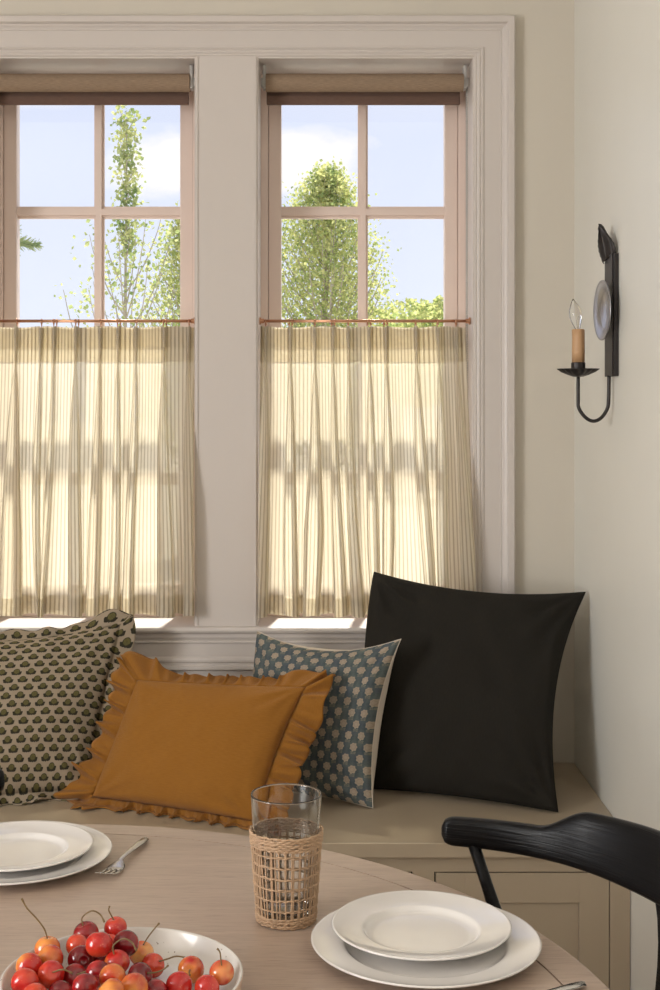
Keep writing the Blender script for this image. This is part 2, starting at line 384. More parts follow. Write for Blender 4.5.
# slender poplar, full maple and others beyond the garden
tree('poplar_tree','slender young poplar with sparse small leaves seen through left window',(-1.68,12,-.6),4.0,.52,
     lambda f: max(.10,min(1,(1-f)*2.1)) if f<.72 else .13,44,40,.050,M['leaf_a'],.85,1.5,.035,.40)
tree('maple_tree','full yellow green maple seen through the left panes of right window',(.13,16,-.6),4.12,.72,
     lambda f: max(.18,min(1,((1-f)*2.6)**.6)),150,135,.046,M['leaf_b'],.9,.9,.09,.30)
tree('maple_tree','pale green tree half hidden behind the broad post between the windows',(-1.75,18,-.6),3.95,.62,
     lambda f: max(.15,min(1,((1-f)*2.2)**.7)),90,80,.055,M['leaf_b'],.9,.9,.09,.30)
def bushy(name,label,x,y,z0,rx,rz,n,size,mat):
    root=empty(name,(x,y,z0)); tag(root,label,'tree'); bm=bmesh.new()
    tube(bm,[(0,0,0),(0.05,0,rz*.9)],[.16,.06],6); link('trunk',bm,M['bark'],root)
    lb=bmesh.new(); P=[]
    blobs=[(Vector((random.uniform(-.7,.7)*rx,random.uniform(-.5,.5)*rx,rz*random.uniform(.5,.95))),random.uniform(.3,.5)*rx) for _ in range(9)]
    for k in range(n):
        c,r=random.choice(blobs); v=Vector((random.gauss(0,1),random.gauss(0,1),random.gauss(0,1))).normalized()*r*random.uniform(.75,1); v.z*=.7
        P.append(c+v)
    leaves(lb,P,size,.9); link('foliage',lb,mat,root); return root
bushy('broadleaf_tree','distant rounded tree low at the right edge of the right window',2.95,30,-.6,1.7,4.8,6500,.13,M['leaf_b'])
bushy('broadleaf_tree','distant low tree seen just above the right rod, left of the rounded tree',2.1,34,-.6,1.2,4.45,3600,.13,M['leaf_b'])
root=empty('spruce_tree',(-2.43,9.0,-.6)); tag(root,'dark green spruce with a branch reaching into left window','tree')
bm=bmesh.new(); tube(bm,[(0,0,0),(0,0,3.5)],[.07,.01],7); link('trunk',bm,M['bark'],root)
lb=bmesh.new(); br=bmesh.new()
for k in range(60):
    f=k/60; z=.5+f*2.85; L=.52*(1-f)**.8+.04; a=k*2.399
    if k in (31,37,43): a={31:-.3,37:-.05,43:-.2}[k]; L={31:.44,37:.585,43:.46}[k]; z={31:2.93,37:3.06,43:3.17}[k]
    p0=Vector((0,0,z)); d=Vector((math.cos(a),math.sin(a),.12)); pts=[p0+d*L*t-Vector((0,0,.06*t*t)) for t in (0,.5,1)]
    tube(br,pts,[.008,.005,.003],4)
    for q in range(70 if k not in (31,37,43) else 260):
        t=random.uniform(.2,1); o=p0+d*L*t-Vector((0,0,.06*t*t)); s=random.choice((-1,1)); sd=Vector((-d.y,d.x,0))*s
        e=o+(sd*.8+d*.8+Vector((0,0,random.uniform(-.3,.2) if k not in (31,37,43) else random.uniform(-1,.8))))*(.05 if k not in (31,37,43) else .13)*(1.3-t); w=Vector((0,0,.004))
        lb.faces.new([lb.verts.new(v) for v in (o-w,e-w*.5,e+w*.5,o+w)])
link('branch',br,M['bark'],root); link('foliage',lb,M['leaf_c'],root)
# ------------------------------------------------------------------ roller shades
def shade(label,x0,x1,chain):
    xm=(x0+x1)/2; yy=3.665; zz=2.289; r=.0245
    root=empty('roller_shade',(xm,yy,zz)); tag(root,label,'window shade','roller shades over the windows')
    a,b=x0-xm+.022,x1-xm-.022
    bm=bmesh.new(); uv=bm.loops.layers.uv.new('UVMap')
    n=28; R0=[];R1=[]
    for i in range(n): t=2*PI*i/n; R0.append(bm.verts.new((a,r*math.cos(t),r*math.sin(t)))); R1.append(bm.verts.new((b,r*math.cos(t),r*math.sin(t))))
    for i in range(n):
        j=(i+1)%n; f=bm.faces.new((R0[i],R0[j],R1[j],R1[i]))
        for l,c in zip(f.loops,((0,i*.006),(0,i*.006+.006),(.57,i*.006+.006),(.57,i*.006))): l[uv].uv=c
    bm.faces.new(R0); bm.faces.new(R1[::-1])
    link('roll',bm,M['shade'],root,smooth=False)
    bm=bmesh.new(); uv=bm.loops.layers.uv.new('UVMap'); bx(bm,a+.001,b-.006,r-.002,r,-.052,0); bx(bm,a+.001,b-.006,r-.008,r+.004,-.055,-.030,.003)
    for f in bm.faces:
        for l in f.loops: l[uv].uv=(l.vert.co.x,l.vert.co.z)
    link('hem_bar',bm,M['shade_backlit_dark'],root)
    for s,e in ((-1,a),(1,b)):
        bm=bmesh.new(); bx(bm,min(e,e+s*.008),max(e,e+s*.008),-.016,.02,-.018,.045,.002); bx(bm,min(e+s*.008,e+s*.013),max(e+s*.008,e+s*.013),-.012,.012,-.012,.012,.002)
        link('bracket',bm,M['plastic'],root)
    if chain:
        bm=bmesh.new(); x=b+.0125
        tube(bm,[(x,.006,0),(x,.006,-1.30)],.0008,5); tube(bm,[(x,.030,0),(x,.030,-1.30)],.0008,5)
        k=0; z=-.02
        while z>-1.3:
            for y in (.006,.030): bmesh.ops.create_icosphere(bm,subdivisions=1,radius=.0021,matrix=Matrix.Translation((x,y,z)))
            z-=.0065
        link('bead_chain',bm,M['plastic'],root,smooth=True)
shade('woven brown roller shade rolled up above the left window',OP[1][0],OP[1][1],False)
shade('woven brown roller shade with bead chain above the right window',OP[0][0],OP[0][1],True)
# ------------------------------------------------------------------ cafe rods and curtains
ZR=1.641; YR=3.64
def rod(label,x0,x1):
    root=empty('cafe_rod',((x0+x1)/2,YR,ZR)); tag(root,label,'curtain rod','cafe curtain rods'); h=(x1-x0)/2-.0055
    bm=bmesh.new(); tube(bm,[(-h,0,0),(h,0,0)],.0042,10); link('pole',bm,M['copper'],root,smooth=True)
    for s in (-1,1):
        bm=bmesh.new(); tube(bm,[(s*h,0,0),(s*(h-.004),0,0)],.010,14); tube(bm,[(s*(h-.004),0,0),(s*(h-.012),0,0)],.0065,12); link('socket',bm,M['copper'],root)
rod('thin copper rod across the left window',*OP[1]); rod('thin copper rod across the right window',*OP[0])
def curtain(label,pleats,xt0,xt1,xb0,xb1,seed):
    rnd=random.Random(seed); ztop=1.625; zbot=.858; NZ=64; zp=1.625-.118
    root=empty('cafe_curtain',((xt0+xt1)/2,YR,ZR)); tag(root,label,'curtain','striped cafe curtains'); org=Vector(((xt0+xt1)/2,YR,ZR))
    ph=[(rnd.uniform(0,6.3),rnd.uniform(.6,1.5),rnd.uniform(.85,1.25),rnd.uniform(-.5,.5)) for _ in pleats]
    n=len(pleats)
    def section(z):
        t=(ztop-z)/(ztop-zbot); h=sm(0,1,(zp-z)/(zp-zbot)) if z<zp else 0; hh=max(0,(zp-z)/(zp-zbot))
        pts=[]; X0=xt0+(xb0-xt0)*t; X1=xt1+(xb1-xt1)*t
        yb=YR-.008-.050*sm(0,.7,t)
        c=[]
        for i,p in enumerate(pleats):
            q=(p-xt0)/(xt1-xt0); x=X0+q*(X1-X0)
            x+=(math.sin(ph[i][0]+hh*2.6*ph[i][1])-math.sin(ph[i][0]))*.009*hh
            c.append(x)
        def wid(i):
            gap=min((c[i]-c[i-1]) if i else .06,(c[i+1]-c[i]) if i<n-1 else .06)
            w=.006+ (min(.86*gap,.056)*ph[i][2]-.006)*(hh**.62)
            if z>zp: w=.0055+.004*sm(0,1,(z-zp)/(ztop-zp))
            return min(w,gap*.85)
        pts.append((X0,yb,0))
        prev=X0
        for i in range(n):
            w=wid(i); dp=.014+.024*hh**.7; neck=w*.10
            xa=c[i]-neck; xb=c[i]+neck
            for k in range(1,8):
                s=k/8; pts.append((prev+(xa-prev)*s, yb+.010*math.sin(PI*s)*(.25+hh)+.0015*math.sin(9*s+ph[i][0]),1))
            for k in range(13):
                s=k/12; th=-1.0+(PI+2.0)*s
                skew=ph[i][3]*.012*hh*math.sin(PI*s)
                pts.append((c[i]-.5*w*math.cos(th)+skew*1.0, yb-dp*(.5+.5*math.sin(th))*1.0-(.0 if s in(0,1) else .001),2))
            prev=xb
        for k in range(1,8):
            s=k/8; pts.append((prev+(X1-prev)*s, yb+.008*math.sin(PI*s)*(.25+hh),1))
        pts.append((X1,yb,0)); return [(min(X1,max(X0,a)),b,q) for a,b,q in pts]
    # cloth coordinate measured along a reference section so that the stripes run down the cloth
    ref=section(zbot+.35*(ztop-zbot)); U=[0]
    for a,b in zip(ref,ref[1:]): U.append(U[-1]+math.hypot(b[0]-a[0],b[1]-a[1]))
    def sheet(name,z0,z1,nz,off,shrink=0):
        bm=bmesh.new(); uv=bm.loops.layers.uv.new('UVMap'); rows=[]
        for j in range(nz+1):
            z=z0+(z1-z0)*j/nz; S=section(z)
            rows.append([bm.verts.new((x-org.x,y+off-org.y,z+(.0025*math.sin(k*.55+seed) if z<zbot+.02 else (.002*math.sin(k*.42) if z>ztop-.003 else 0))-org.z)) for k,(x,y,_) in enumerate(S)])
        for j in range(nz):
            for k in range(len(rows[0])-1):
                f=bm.faces.new((rows[j][k],rows[j][k+1],rows[j+1][k+1],rows[j+1][k])); zz=[z0+(z1-z0)*q/nz for q in (j,j,j+1,j+1)]
                for l,uu,vv in zip(f.loops,(U[k],U[k+1],U[k+1],U[k]),zz): l[uv].uv=(uu,vv)
        return link(name,bm,M['curtain'],root,smooth=True)
    sheet('cloth',ztop,zbot,NZ,0); sheet('heading',ztop-.001,ztop-.095,8,.0022); sheet('header_tape',ztop-.0015,ztop-.058,5,.0044); sheet('hem',zbot+.052,zbot+.001,4,.0022)
    for p in pleats:
        for dx in ((-.0035,.0045) if rnd.random()<.5 else (.0,)):
            bm=bmesh.new(); R=.0078; pts=[(p+dx-org.x+.0012*math.sin(t*2),R*math.cos(t),R*math.sin(t)-.0035) for t in [2*PI*k/18 for k in range(18)]]
            tube(bm,pts,.0018,6,closed=True); tube(bm,[(p+dx-org.x,0,-.011),(p+dx-org.x,-.003,-.020)],.0012,6)
            link('ring',bm,M['copper'],root,smooth=True)
    return root
sR=3.625/FL
pr=[(x-CX)*sR for x in (265.5,290.4,314.8,332.9,348.3,369.1,385.7,416,438,456.5)]
pl=[(x-CX)*sR for x in (-8,16,40.5,54,76,100,118,136,164,188.5)]
curtain('striped sheer cafe curtain over the lower right window',pr,-.150,.402,-.152,.424,3)
curtain('striped sheer cafe curtain over the lower left window',pl,-.8905,-.327,-.8925,-.324,8)
# ------------------------------------------------------------------ bench
BF=2.956; BZ=.46
bench=empty('window_bench',(-.6,BF,0)); tag(bench,'beige painted built-in window bench with panelled cabinet doors','bench')
def LB(name,lst,mat,par,org,bev=0):
    bm=bmesh.new()
    for q in lst: bx(bm,q[0]-org[0],q[1]-org[0],q[2]-org[1],q[3]-org[1],q[4]-org[2],q[5]-org[2],bev)
    return link(name,bm,mat,par)
bo=(-.6,BF,0)
LB('seat_top',[(XL+.005,WX-.0015,BF-.012,D-.006,BZ-.032,BZ)],M['bench'],bench,bo,.002)
zf=BZ-.032
doors=[(.2615,.6455)]+[(.2615-.40*k-.035*k,.6455-.40*k-.035*k) for k in range(1,7)]
xs=sorted(doors); rails=[(XL+.005,WX-.0015,BF+.008,BF+.03,zf-.037,zf),(XL+.005,WX-.0015,BF+.008,BF+.03,.0,.10)]
st=[(WX-.0015-.044,WX-.0015)]
for a,b in zip(xs,xs[1:]): st.append((a[1]+.002,b[0]-.002))
st.append((XL+.005,xs[0][0]-.002))
rails+=[(a,b,BF+.008,BF+.03,.10,zf-.037) for a,b in st]
LB('face_frame',rails,M['bench'],bench,bo)
LB('gap_shadow_sheet',[(XL+.01,WX-.003,BF+.031,BF+.04,.01,zf-.001)],M['gap_shadow'],bench,bo)  # thin near-black sheet, paints the shade behind the door gaps
for (a,b) in doors:
    z0,z1=.104,zf-.0405; a2,b2=a+.0015,b-.0015; w=.066
    d=LB('door',[(a2,a2+w,BF+.010,BF+.029,z0,z1),(b2-w,b2,BF+.010,BF+.029,z0,z1),(a2+w,b2-w,BF+.010,BF+.029,z0,z0+w),(a2+w,b2-w,BF+.010,BF+.029,z1-w,z1),(a2+w,b2-w,BF+.0175,BF+.026,z0+w,z1-w)],M['bench'],bench,bo,.0006)
# ------------------------------------------------------------------ cushions
def nz3(p,s,seed=0): return noise.noise(Vector(p)*s+Vector((seed*13.7,seed*3.1,seed*7.7)))
class Cush:
    def __init__(s,c,T,bow,pw,n=56,seed=1,ex=2.0,size=None,flip=1,wr=1.0,floor=BZ+.002,lim=None,curl=None):
        s.c=[Vector(q) for q in c]; s.T=T; s.bow=bow; s.pw=pw; s.n=n; s.seed=seed; s.ex=ex; s.wr=wr; s.floor=floor; s.lim=lim; s.KB=3.0; s.TB=1
        TL,TR,BR,BL=s.c
        s.nrm=((TR-BL).cross(TL-BR)).normalized()
        if s.nrm.y>0: s.nrm=-s.nrm            # towards the room
        s.W=((TR-TL).length+(BR-BL).length)/2; s.H=((TL-BL).length+(TR-BR).length)/2
    def base(s,u,v,K=3.0):
        l,r,b,t=s.bow; e=s.ex
        uu=u+((l if u<0 else -r)*abs(u)**K)*(1-abs(v)**e)
        vv=v+((b if v<0 else -t)*abs(v)**K)*(1-abs(u)**e)
        TL,TR,BR,BL=s.c; a=(uu+1)/2; c=(vv+1)/2
        return (BL*(1-a)+BR*a)*(1-c)+(TL*(1-a)+TR*a)*c
    def pt(s,u,v,side):
        p=s.base(u,v,3.0 if side>0 else s.KB); k=max(0,(1-u*u)*(1-v*v)); h=s.T*k**s.pw*(s.TB if side<0 else 1)
        # creases running in from the corners and edges
        r=math.hypot(u,v); e=max(abs(u),abs(v))
        cr=0
        for (cu,cv) in ((-1,1),(1,1),(1,-1),(-1,-1)):
            du,dv=u-cu,v-cv; rr=math.hypot(du,dv); an=math.atan2(dv,du)
            cr+=math.exp(-(rr/.55)**2)*math.sin(an*11+s.seed*2.3+cu*3+side)*.006*min(1,rr/.2)
        w=s.wr*(cr*min(1,k*6)+ .007*nz3((u*1.0,v*1.0,side),1.6,s.seed)*min(1,k*3)+.0035*nz3((u*2.2,v*1.3,side),2.2,s.seed+4)*min(1,k*5))
        q=p+s.nrm*(side*h+ (w if side>0 else -w))
        if q.z<s.floor: q.z=s.floor+ (0.0005 if side>0 else 0)
        if s.lim: q=s.lim(q)
        return q
    def build(s,name,mat,mat_back=None,org=None,parent=None,piping=None):
        n=s.n; bm=bmesh.new(); uv=bm.loops.layers.uv.new('UVMap'); F={}
        def P(i,j,side):
            if i in(0,n) or j in (0,n): key=(i,j,0)
            else: key=(i,j,side)
            if key not in F:
                # denser sampling near the seam
                f=lambda t: math.sin((2*t-1)*PI/2)*.55+(2*t-1)*.45
                F[key]=bm.verts.new(s.pt(f(i/n),f(j/n),side)-org)
            return F[key]
        f=lambda t: math.sin((2*t-1)*PI/2)*.55+(2*t-1)*.45
        for side in (1,-1):
            for i in range(n):
                for j in range(n):
                    q=[(i,j),(i+1,j),(i+1,j+1),(i,j+1)]
                    fc=bm.faces.new([P(a,b,side) for a,b in (q if side>0 else q[::-1])]); fc.material_index=0 if side>0 or not mat_back else 1
                    for l,(a,b) in zip(fc.loops,(q if side>0 else q[::-1])): l[uv].uv=(f(a/n)*s.W/2,f(b/n)*s.H/2)
        return link(name,bm,mat,parent,smooth=True,mats=[mat]+([mat_back] if mat_back else []))
    def border(s,m):     # m points round the seam, with outward direction and arc length
        out=[]
        def q(u,v): return s.base(u,v)
        per=[]
        for k in range(m):
            t=4*k/m; e=int(t); f=2*(t-e)-1
            per.append([(f,1),(1,-f),(-f,-1),(-1,f)][e])
        C=sum((c for c in s.c),Vector())/4
        pts=[q(u,v) for u,v in per]; L=0
        for i,p in enumerate(pts):
            a=pts[(i+1)%m]-pts[i-1]; o=a.cross(s.nrm).normalized()
            if o.dot(p-C)<0: o=-o
            u,v=per[i]; cw=max(0,(abs(u)+abs(v)-1.7)/.3)
            if cw>0: o=(o+((p-C).normalized()-o)*cw).normalized()
            out.append((p,o,a.normalized(),L,per[i])); L+=(pts[(i+1)%m]-p).length
        return out,L
# black linen cushion in the corner
def lim_black(q):
    q.x=min(q.x,WX-.003); q.y=min(q.y,D-.036); return q
TL=at(374,572,3.46); TR=at(585.5,592,3.40); BR=onz(558,812,BZ+.004); BL=onz(367,788,BZ+.004)
cb=Cush([TL,TR,BR,BL],.085,(-.07,.17,.03,.10),.40,seed=2,ex=2.0,wr=2.6,lim=lim_black)
o0=(BL+BR)/2; o=empty('throw_cushion',o0); tag(o,'large black linen cushion leaning in the corner against the wall','cushion')
cb.build('cover',M['black_linen'],org=o0,parent=o)
bm=bmesh.new(); B,L=cb.border(160); tube(bm,[lim_black(p.copy())-o0 for p,*_ in B],.0016,5,closed=True); link('seam',bm,M['black_linen'],o,smooth=True)
# blue block print cushion
TL=at(257,631,3.44); TR=at(401,639,3.24); BR=onz(373,808,BZ+.004); BL=onz(246,786,BZ+.004)
cu=Cush([TL,TR,BR,BL],.066,(.02,.16,.04,.20),.42,seed=5,ex=2.0,wr=1.3); cu.KB=9.0
o0=(BL+BR)/2; o=empty('throw_cushion',o0); tag(o,'blue floral block print cushion with cream back, in front of black cushion','cushion')
cu.build('cover',M['blue_print'],M['cream_back'],org=o0,parent=o)
bm=bmesh.new(); B,L=cu.border(160); tube(bm,[p-o0 for p,*_ in B],.0015,5,closed=True); link('piping',bm,M['cream_back'],o,smooth=True)
# green print cushion with scalloped flange
def flange(cs,name,mat,org,parent,W,waves,amp,m=420,nr=7,lay=0.0,wfun=None,seed=1,floor=BZ+.002,gather=1.0,tang=0,backset=0.0):
    B,L=cs.border(m); bm=bmesh.new(); uv=bm.loops.layers.uv.new('UVMap'); rows=[]; rnd=random.Random(seed)
    ph=[rnd.uniform(-1.1,1.1) for _ in range(200)]
    for (p,o,tg,l,(u,v)) in B:
        w=W*(wfun(u,v) if wfun else 1); k=l/L*waves; i=int(k); pj=ph[i]+(ph[i+1]-ph[i])*(k-i)
        a=math.sin(2*PI*k+pj*2.2); a2=math.sin(4*PI*k+pj*5)
        col=[]
        for r in range(nr+1):
            t=r/nr; out=o
            if v<-.98 and lay: out=(o*(1-lay)+Vector((0,-1,-.05))*lay).normalized()
            q=p+out*(w*t*(1+.06*a2))+cs.nrm*(amp*(a+.45*a2)*t**.8 + amp*.16*math.sin(2*PI*k*2.7+pj*3)*4*t*(1-t) -(backset if v>.98 else 0)*t) + tg*(tang*math.cos(2*PI*k+pj*2.2)*t)
            if q.z<floor: q.z=floor+amp*.55*(1+a)*t*.5
            if cs.lim: q=cs.lim(q)
            col.append(q)
        rows.append(col)
    V=[[bm.verts.new(q-org) for q in c] for c in rows]
    for i in range(m):
        j=(i+1)%m
        for r in range(nr):
            f=bm.faces.new((V[i][r],V[j][r],V[j][r+1],V[i][r+1]))
            la=B[i][3]*gather; lb=(B[j][3] if j else L)*gather
            if parent and cs.flat_uv:
                def U(ix,rr):
                    uu,vv=B[ix][4]; d=W*rr/nr; return (uu*(cs.W/2)+ (d if uu>.99 else -d if uu<-.99 else 0), vv*(cs.H/2)+(d if vv>.99 else -d if vv<-.99 else 0))
                cs_=[U(i,r),U(j,r),U(j,r+1),U(i,r+1)]
            else: cs_=[(la,r*W/nr),(lb,r*W/nr),(lb,(r+1)*W/nr),(la,(r+1)*W/nr)]
            for lp,c in zip(f.loops,cs_): lp[uv].uv=c
    ob=link(name,bm,mat,parent,smooth=True); md=ob.modifiers.new('cloth','SOLIDIFY'); md.thickness=.0022; md.offset=0
    return ob
def lim_g(q): q.y=min(q.y,D-.037); return q
TR=at(121,624,3.47); TL=at(-100,640,3.47); BR=onz(86,790,BZ+.02); BL=onz(-110,806,BZ+.02)
BR=Vector((BR.x,BR.y+.01,BR.z)); 
cg=Cush([TL,TR,BR,BL],.064,(.05,.03,.02,.14),.42,seed=9,ex=2.0,wr=1.3,lim=lim_g); cg.flat_uv=True
o0=(BL+BR)/2; o=empty('throw_cushion',o0); tag(o,'tan cushion with small green flower block print and wavy flange, at far left','cushion')
cg.build('cover',M['green_print'],org=o0,parent=o)
flange(cg,'flange',M['green_print'],o0,o,.034,11,.013,lay=.2,seed=3,tang=.003,wfun=lambda u,v: (.9+.25*math.sin(u*9+v*7)+.35*max(0,(abs(u)+abs(v)-1.6)/.4)))
# mustard ruffled lumbar cushion
TL=at(137,680,3.27); TR=at(306,687,3.19); BR=onz(256,822,BZ+.012); BL=onz(92,797,BZ+.014)
cm=Cush([TL,TR,BR,BL],.062,(.03,.06,.02,.02),.40,seed=12,ex=2.0,wr=.8); cm.flat_uv=False; cm.TB=.45
o0=(BL+BR)/2; o=empty('lumbar_cushion',o0); tag(o,'mustard linen cushion with gathered ruffle edge, at centre of bench','cushion')
cm.build('cover',M['mustard'],org=o0,parent=o)
def wf(u,v):
    c=max(0,(abs(u)+abs(v)-1.5)/.5); w=1+.15*c
    if u<-.5 and v<-.5: w=1+.9*c
    if u<-.5 and v>.5: w=1+.35*c
    if v>.98: w*=.38+.62*sm(.6,1,abs(u))
    if u>0 and v>0: w*=1-.2*c
    if v<-.98: w*=.62
    if u<-.98: w*=.8
    return w
flange(cm,'ruffle',M['mustard'],o0,o,.070,30,.0165,m=1100,nr=9,lay=.5,wfun=wf,seed=6,tang=.008,gather=2,backset=.03)
# ------------------------------------------------------------------ table
TC=Vector((-.401,1.402,0)); TZ=.75
tb=empty('round_table',TC); tag(tb,'round bleached wood dining table with inlaid border seam','table')
bm=bmesh.new(); lathe(bm,[(0,TZ),(.7004,TZ),(.7004,TZ-.028),(0,TZ-.028)],180); link('tabletop',bm,M['wood'],tb)
bm=bmesh.new(); lathe(bm,[(.7028,TZ-.028),(.7028,TZ-.0002),(.7030,TZ),(.747,TZ),(.751,TZ-.0015),(.7525,TZ-.006),(.7525,TZ-.024),(.749,TZ-.030),(.742,TZ-.034),(.70,TZ-.034)],180,closed=True); link('border',bm,M['wood'],tb)
bm=bmesh.new(); lathe(bm,[(0,0),(.30,0),(.30,.03),(.26,.05),(.12,.07),(.085,.12),(.075,.30),(.10,.50),(.12,.60),(.20,.68),(.40,.70),(.40,TZ-.034),(0,TZ-.034)],48); link('pedestal',bm,M['wood'],tb,smooth=True)
# ------------------------------------------------------------------ chairs: curved crest rail round the back
def make_chair(phi,label):
    # local frame: origin on floor below the rail's arc centre, +x to the back
    root=empty('dining_chair',(TC.x+.525*math.cos(phi),TC.y+.525*math.sin(phi),0),phi); tag(root,label,'chair','black wooden dining chairs')
    R=.385; A=60.4; n=170; bm=bmesh.new(); rings=[]
    for i in range(n+1):
        s=-1+2*i/n; th=math.radians(A)*s; a=abs(s)
        zb=.787; zt=.829+ .030*sm(.66,.47,a)+.004*math.cos(a*2)
        tk=.027*(1-.15*a)
        endk=min(1,max(.0,(1-a)/.05)); e=math.sqrt(max(0,1-(1-endk)**2))**.8; 
        zb-= .028*sm(.22,.06,a)*0+ .004*sm(.5,0,a)
        zc=(zb+zt)/2; hh=(zt-zb)/2*(.35+.65*e); tt=tk/2*(.35+.65*e)
        ring=[]
        m=20
        for k in range(m):
            q=2*PI*k/m; cx_=math.copysign(abs(math.cos(q))**.6,math.cos(q)); sz=math.copysign(abs(math.sin(q))**.6,math.sin(q))
            rr=R+tt*cx_+ .012*(sz*hh)/.035*sm(.8,.2,a)
            ring.append(bm.verts.new((rr*math.cos(th),rr*math.sin(th),zc+hh*sz)))
        rings.append(ring)
    for a,b in zip(rings,rings[1:]):
        for k in range(len(a)): bm.faces.new((a[k],a[(k+1)%len(a)],b[(k+1)%len(a)],b[k]))
    bm.faces.new(rings[0][::-1]); bm.faces.new(rings[-1]); link('crest_rail',bm,M['ebony'],root,smooth=True)
    # splat
    bm=bmesh.new(); rows=[]
    for j in range(13):
        t=j/12; z=.790-.33*t; w=.040*(1-t)**6+.030+.012*t; x=R-.004-.055*t
        rows.append([bm.verts.new((x+dx,y,z)) for dx,y in ((-.007,-w),(.007,-w),(.007,w),(-.007,w))])
    for a,b in zip(rows,rows[1:]):
        for k in range(4): bm.faces.new((a[k],a[(k+1)%4],b[(k+1)%4],b[k]))
    bm.faces.new(rows[0][::-1]); bm.faces.new(rows[-1]); link('splat',bm,M['ebony'],root)
    for s in (-1,1):
        bm=bmesh.new(); th=math.radians(54)*s
        top=Vector((R*math.cos(th),R*math.sin(th),.80)); bot=Vector((.305,.175*s,.44))
        tube(bm,[top.lerp(bot,k/6) for k in range(7)],[.0088,.0085,.0105,.0125,.0135,.013,.012],10); link('spindle',bm,M['ebony'],root,smooth=True)
    # seat
    bm=bmesh.new(); rows=[]
    for (k,z) in ((.0,.455),(.5,.455),(.93,.462),(1,.452),(.985,.438),(.9,.430),(0,.430)):
        ring=[]
        for i in range(40):
            q=2*PI*i/40; x=.155+.205*k*math.copysign(abs(math.cos(q))**.75,math.cos(q)); y=(.225+.02*math.cos(q)*-1)*k*math.copysign(abs(math.sin(q))**.75,math.sin(q))
            ring.append(bm.verts.new((x,y,z)))
        rows.append(ring)
    for a,b in zip(rows,rows[1:]):
        for k in range(40): bm.faces.new((a[k],a[(k+1)%40],b[(k+1)%40],b[k]))
    bmesh.ops.remove_doubles(bm,verts=bm.verts,dist=1e-5); link('seat',bm,M['ebony'],root,smooth=True)
    for x,dx in ((.0,-.03),(.30,.05)):
        for s in (-1,1):
            bm=bmesh.new(); a=Vector((x,.15*s,.435)); b=Vector((x+dx,.20*s,0)); tube(bm,[a.lerp(b,k/5) for k in range(6)],[.015,.018,.019,.017,.014,.011],12); link('leg',bm,M['ebony'],root,smooth=True)
    bm=bmesh.new()
    for s in (-1,1): tube(bm,[(-.012,.17*s,.22),(.325,.17*s,.22)],.009,8)
    tube(bm,[(.155,-.17,.22),(.155,.17,.22)],.009,8); link('stretcher',bm,M['ebony'],root,smooth=True)
    return root
make_chair(math.radians(17.5),'black wooden chair with curved crest rail, tucked at table right side')
make_chair(math.radians(122.75),'black wooden chair whose rounded rail end shows at left edge')
# ------------------------------------------------------------------ tableware
def plate(label,x,y,z,R,well,rimh,foot,name='dinner_plate',group=None):
    o0=(x,y,z); bm=bmesh.new()
    lathe(bm,[(0,.0035),(well*.80,.0035),(well*.90,.0040),(well*.955,.0058),(well*.99,.0088),(well*1.01,.0108),(well*1.03,.0116),(well*1.06,.0119),(R*.88,rimh-.0040),(R-.003,rimh-.0006),(R-.001,rimh),(R,rimh-.001),(R-.0008,rimh-.0026),(R*.88,rimh-.0072),(well*1.06,.0076),(well*1.0,.0045),(foot+.002,.0008),(foot,0),(foot-.003,0),(foot-.004,.0015),(0,.0015)],96)
    o=link(name,bm,M['white_cer'],smooth=True); o.location=o0; tag(o,label,'plate',group); return o
plate('large ivory charger plate under smaller plate, right side of table',.1336,1.648,TZ,.14,.098,.018,.085)
plate('smaller ivory wide-rimmed plate stacked on the right charger',.131,1.680,TZ+.0054,.1115,.072,.0185,.060,'salad_plate')
plate('large ivory charger plate under smaller plate, left side of table',-.4388,1.970,TZ,.14,.098,.018,.085)
plate('smaller ivory wide-rimmed plate stacked on the left charger',-.4380,1.978,TZ+.0054,.1105,.072,.0185,.060,'salad_plate')
# shallow stoneware dish for the cherries
PX,PY,PR=-.216,1.508,.1368
bm=bmesh.new()
lathe(bm,[(0,.008),(PR-.030,.008),(PR-.018,.010),(PR-.011,.016),(PR-.0062,.031),(PR-.0045,.0335),(PR-.0025,.0325),(PR-.002,.030),(PR-.004,.018),(PR-.009,.007),(PR-.016,.0012),(PR-.020,0),(0,0)],96)
dish=link('serving_dish',bm,None,smooth=True,mats=[M['stone'],M['clay']]); dish.location=(PX,PY,TZ)
for p in dish.data.polygons:
    c=p.center; r=math.hypot(c.x,c.y)
    nn=p.normal
    if c.z<.001 or (r>PR-.021 and c.z<.0315 and (nn.x*c.x+nn.y*c.y)/r>.25): p.material_index=1
tag(dish,'shallow speckled white stoneware dish holding cherries','dish')
# cherries: (px,py,level,material,stem)
CH=[(46,947,0,'orange','long'),(30,965,0,'orange',0),(50,957,.2,'orange',0),(25,981,0,'red',0),(51,973,.5,'red','side'),(86,932.5,.6,'dark','curl'),
(115.5,926.5,.9,'red','nub'),(78,945,.7,'red',0),(99,943,1.7,'red',0),(126,942,1.5,'dark',0),(81,958,.7,'dark',0),(75,975,.5,'dark','side'),(117,961,.9,'orange','curl'),
(98,972,.6,'dark',0),(112.5,976,1.0,'orange',0),(141.5,952,.2,'yellow','stick'),(153,964,.1,'red','right'),(140,974,.5,'dark','right2'),(85,985,.9,'dark',0),(134,986,.7,'orange',0),
(191,970,0,'orange','front'),(224,971,0,'yellow','up'),(179,986,0,'red',0),(207,987,0,'red',0),(111,991,1.0,'orange',0),
(60,992,0,'dark',0),(100,958,0,'dark',0),(35,996,0,'red',0),(155,992,0,'dark',0),(110,945,0,'red',0)]
rc=.0145; zfl=TZ+.008
S=[]
rr=random.Random(5)
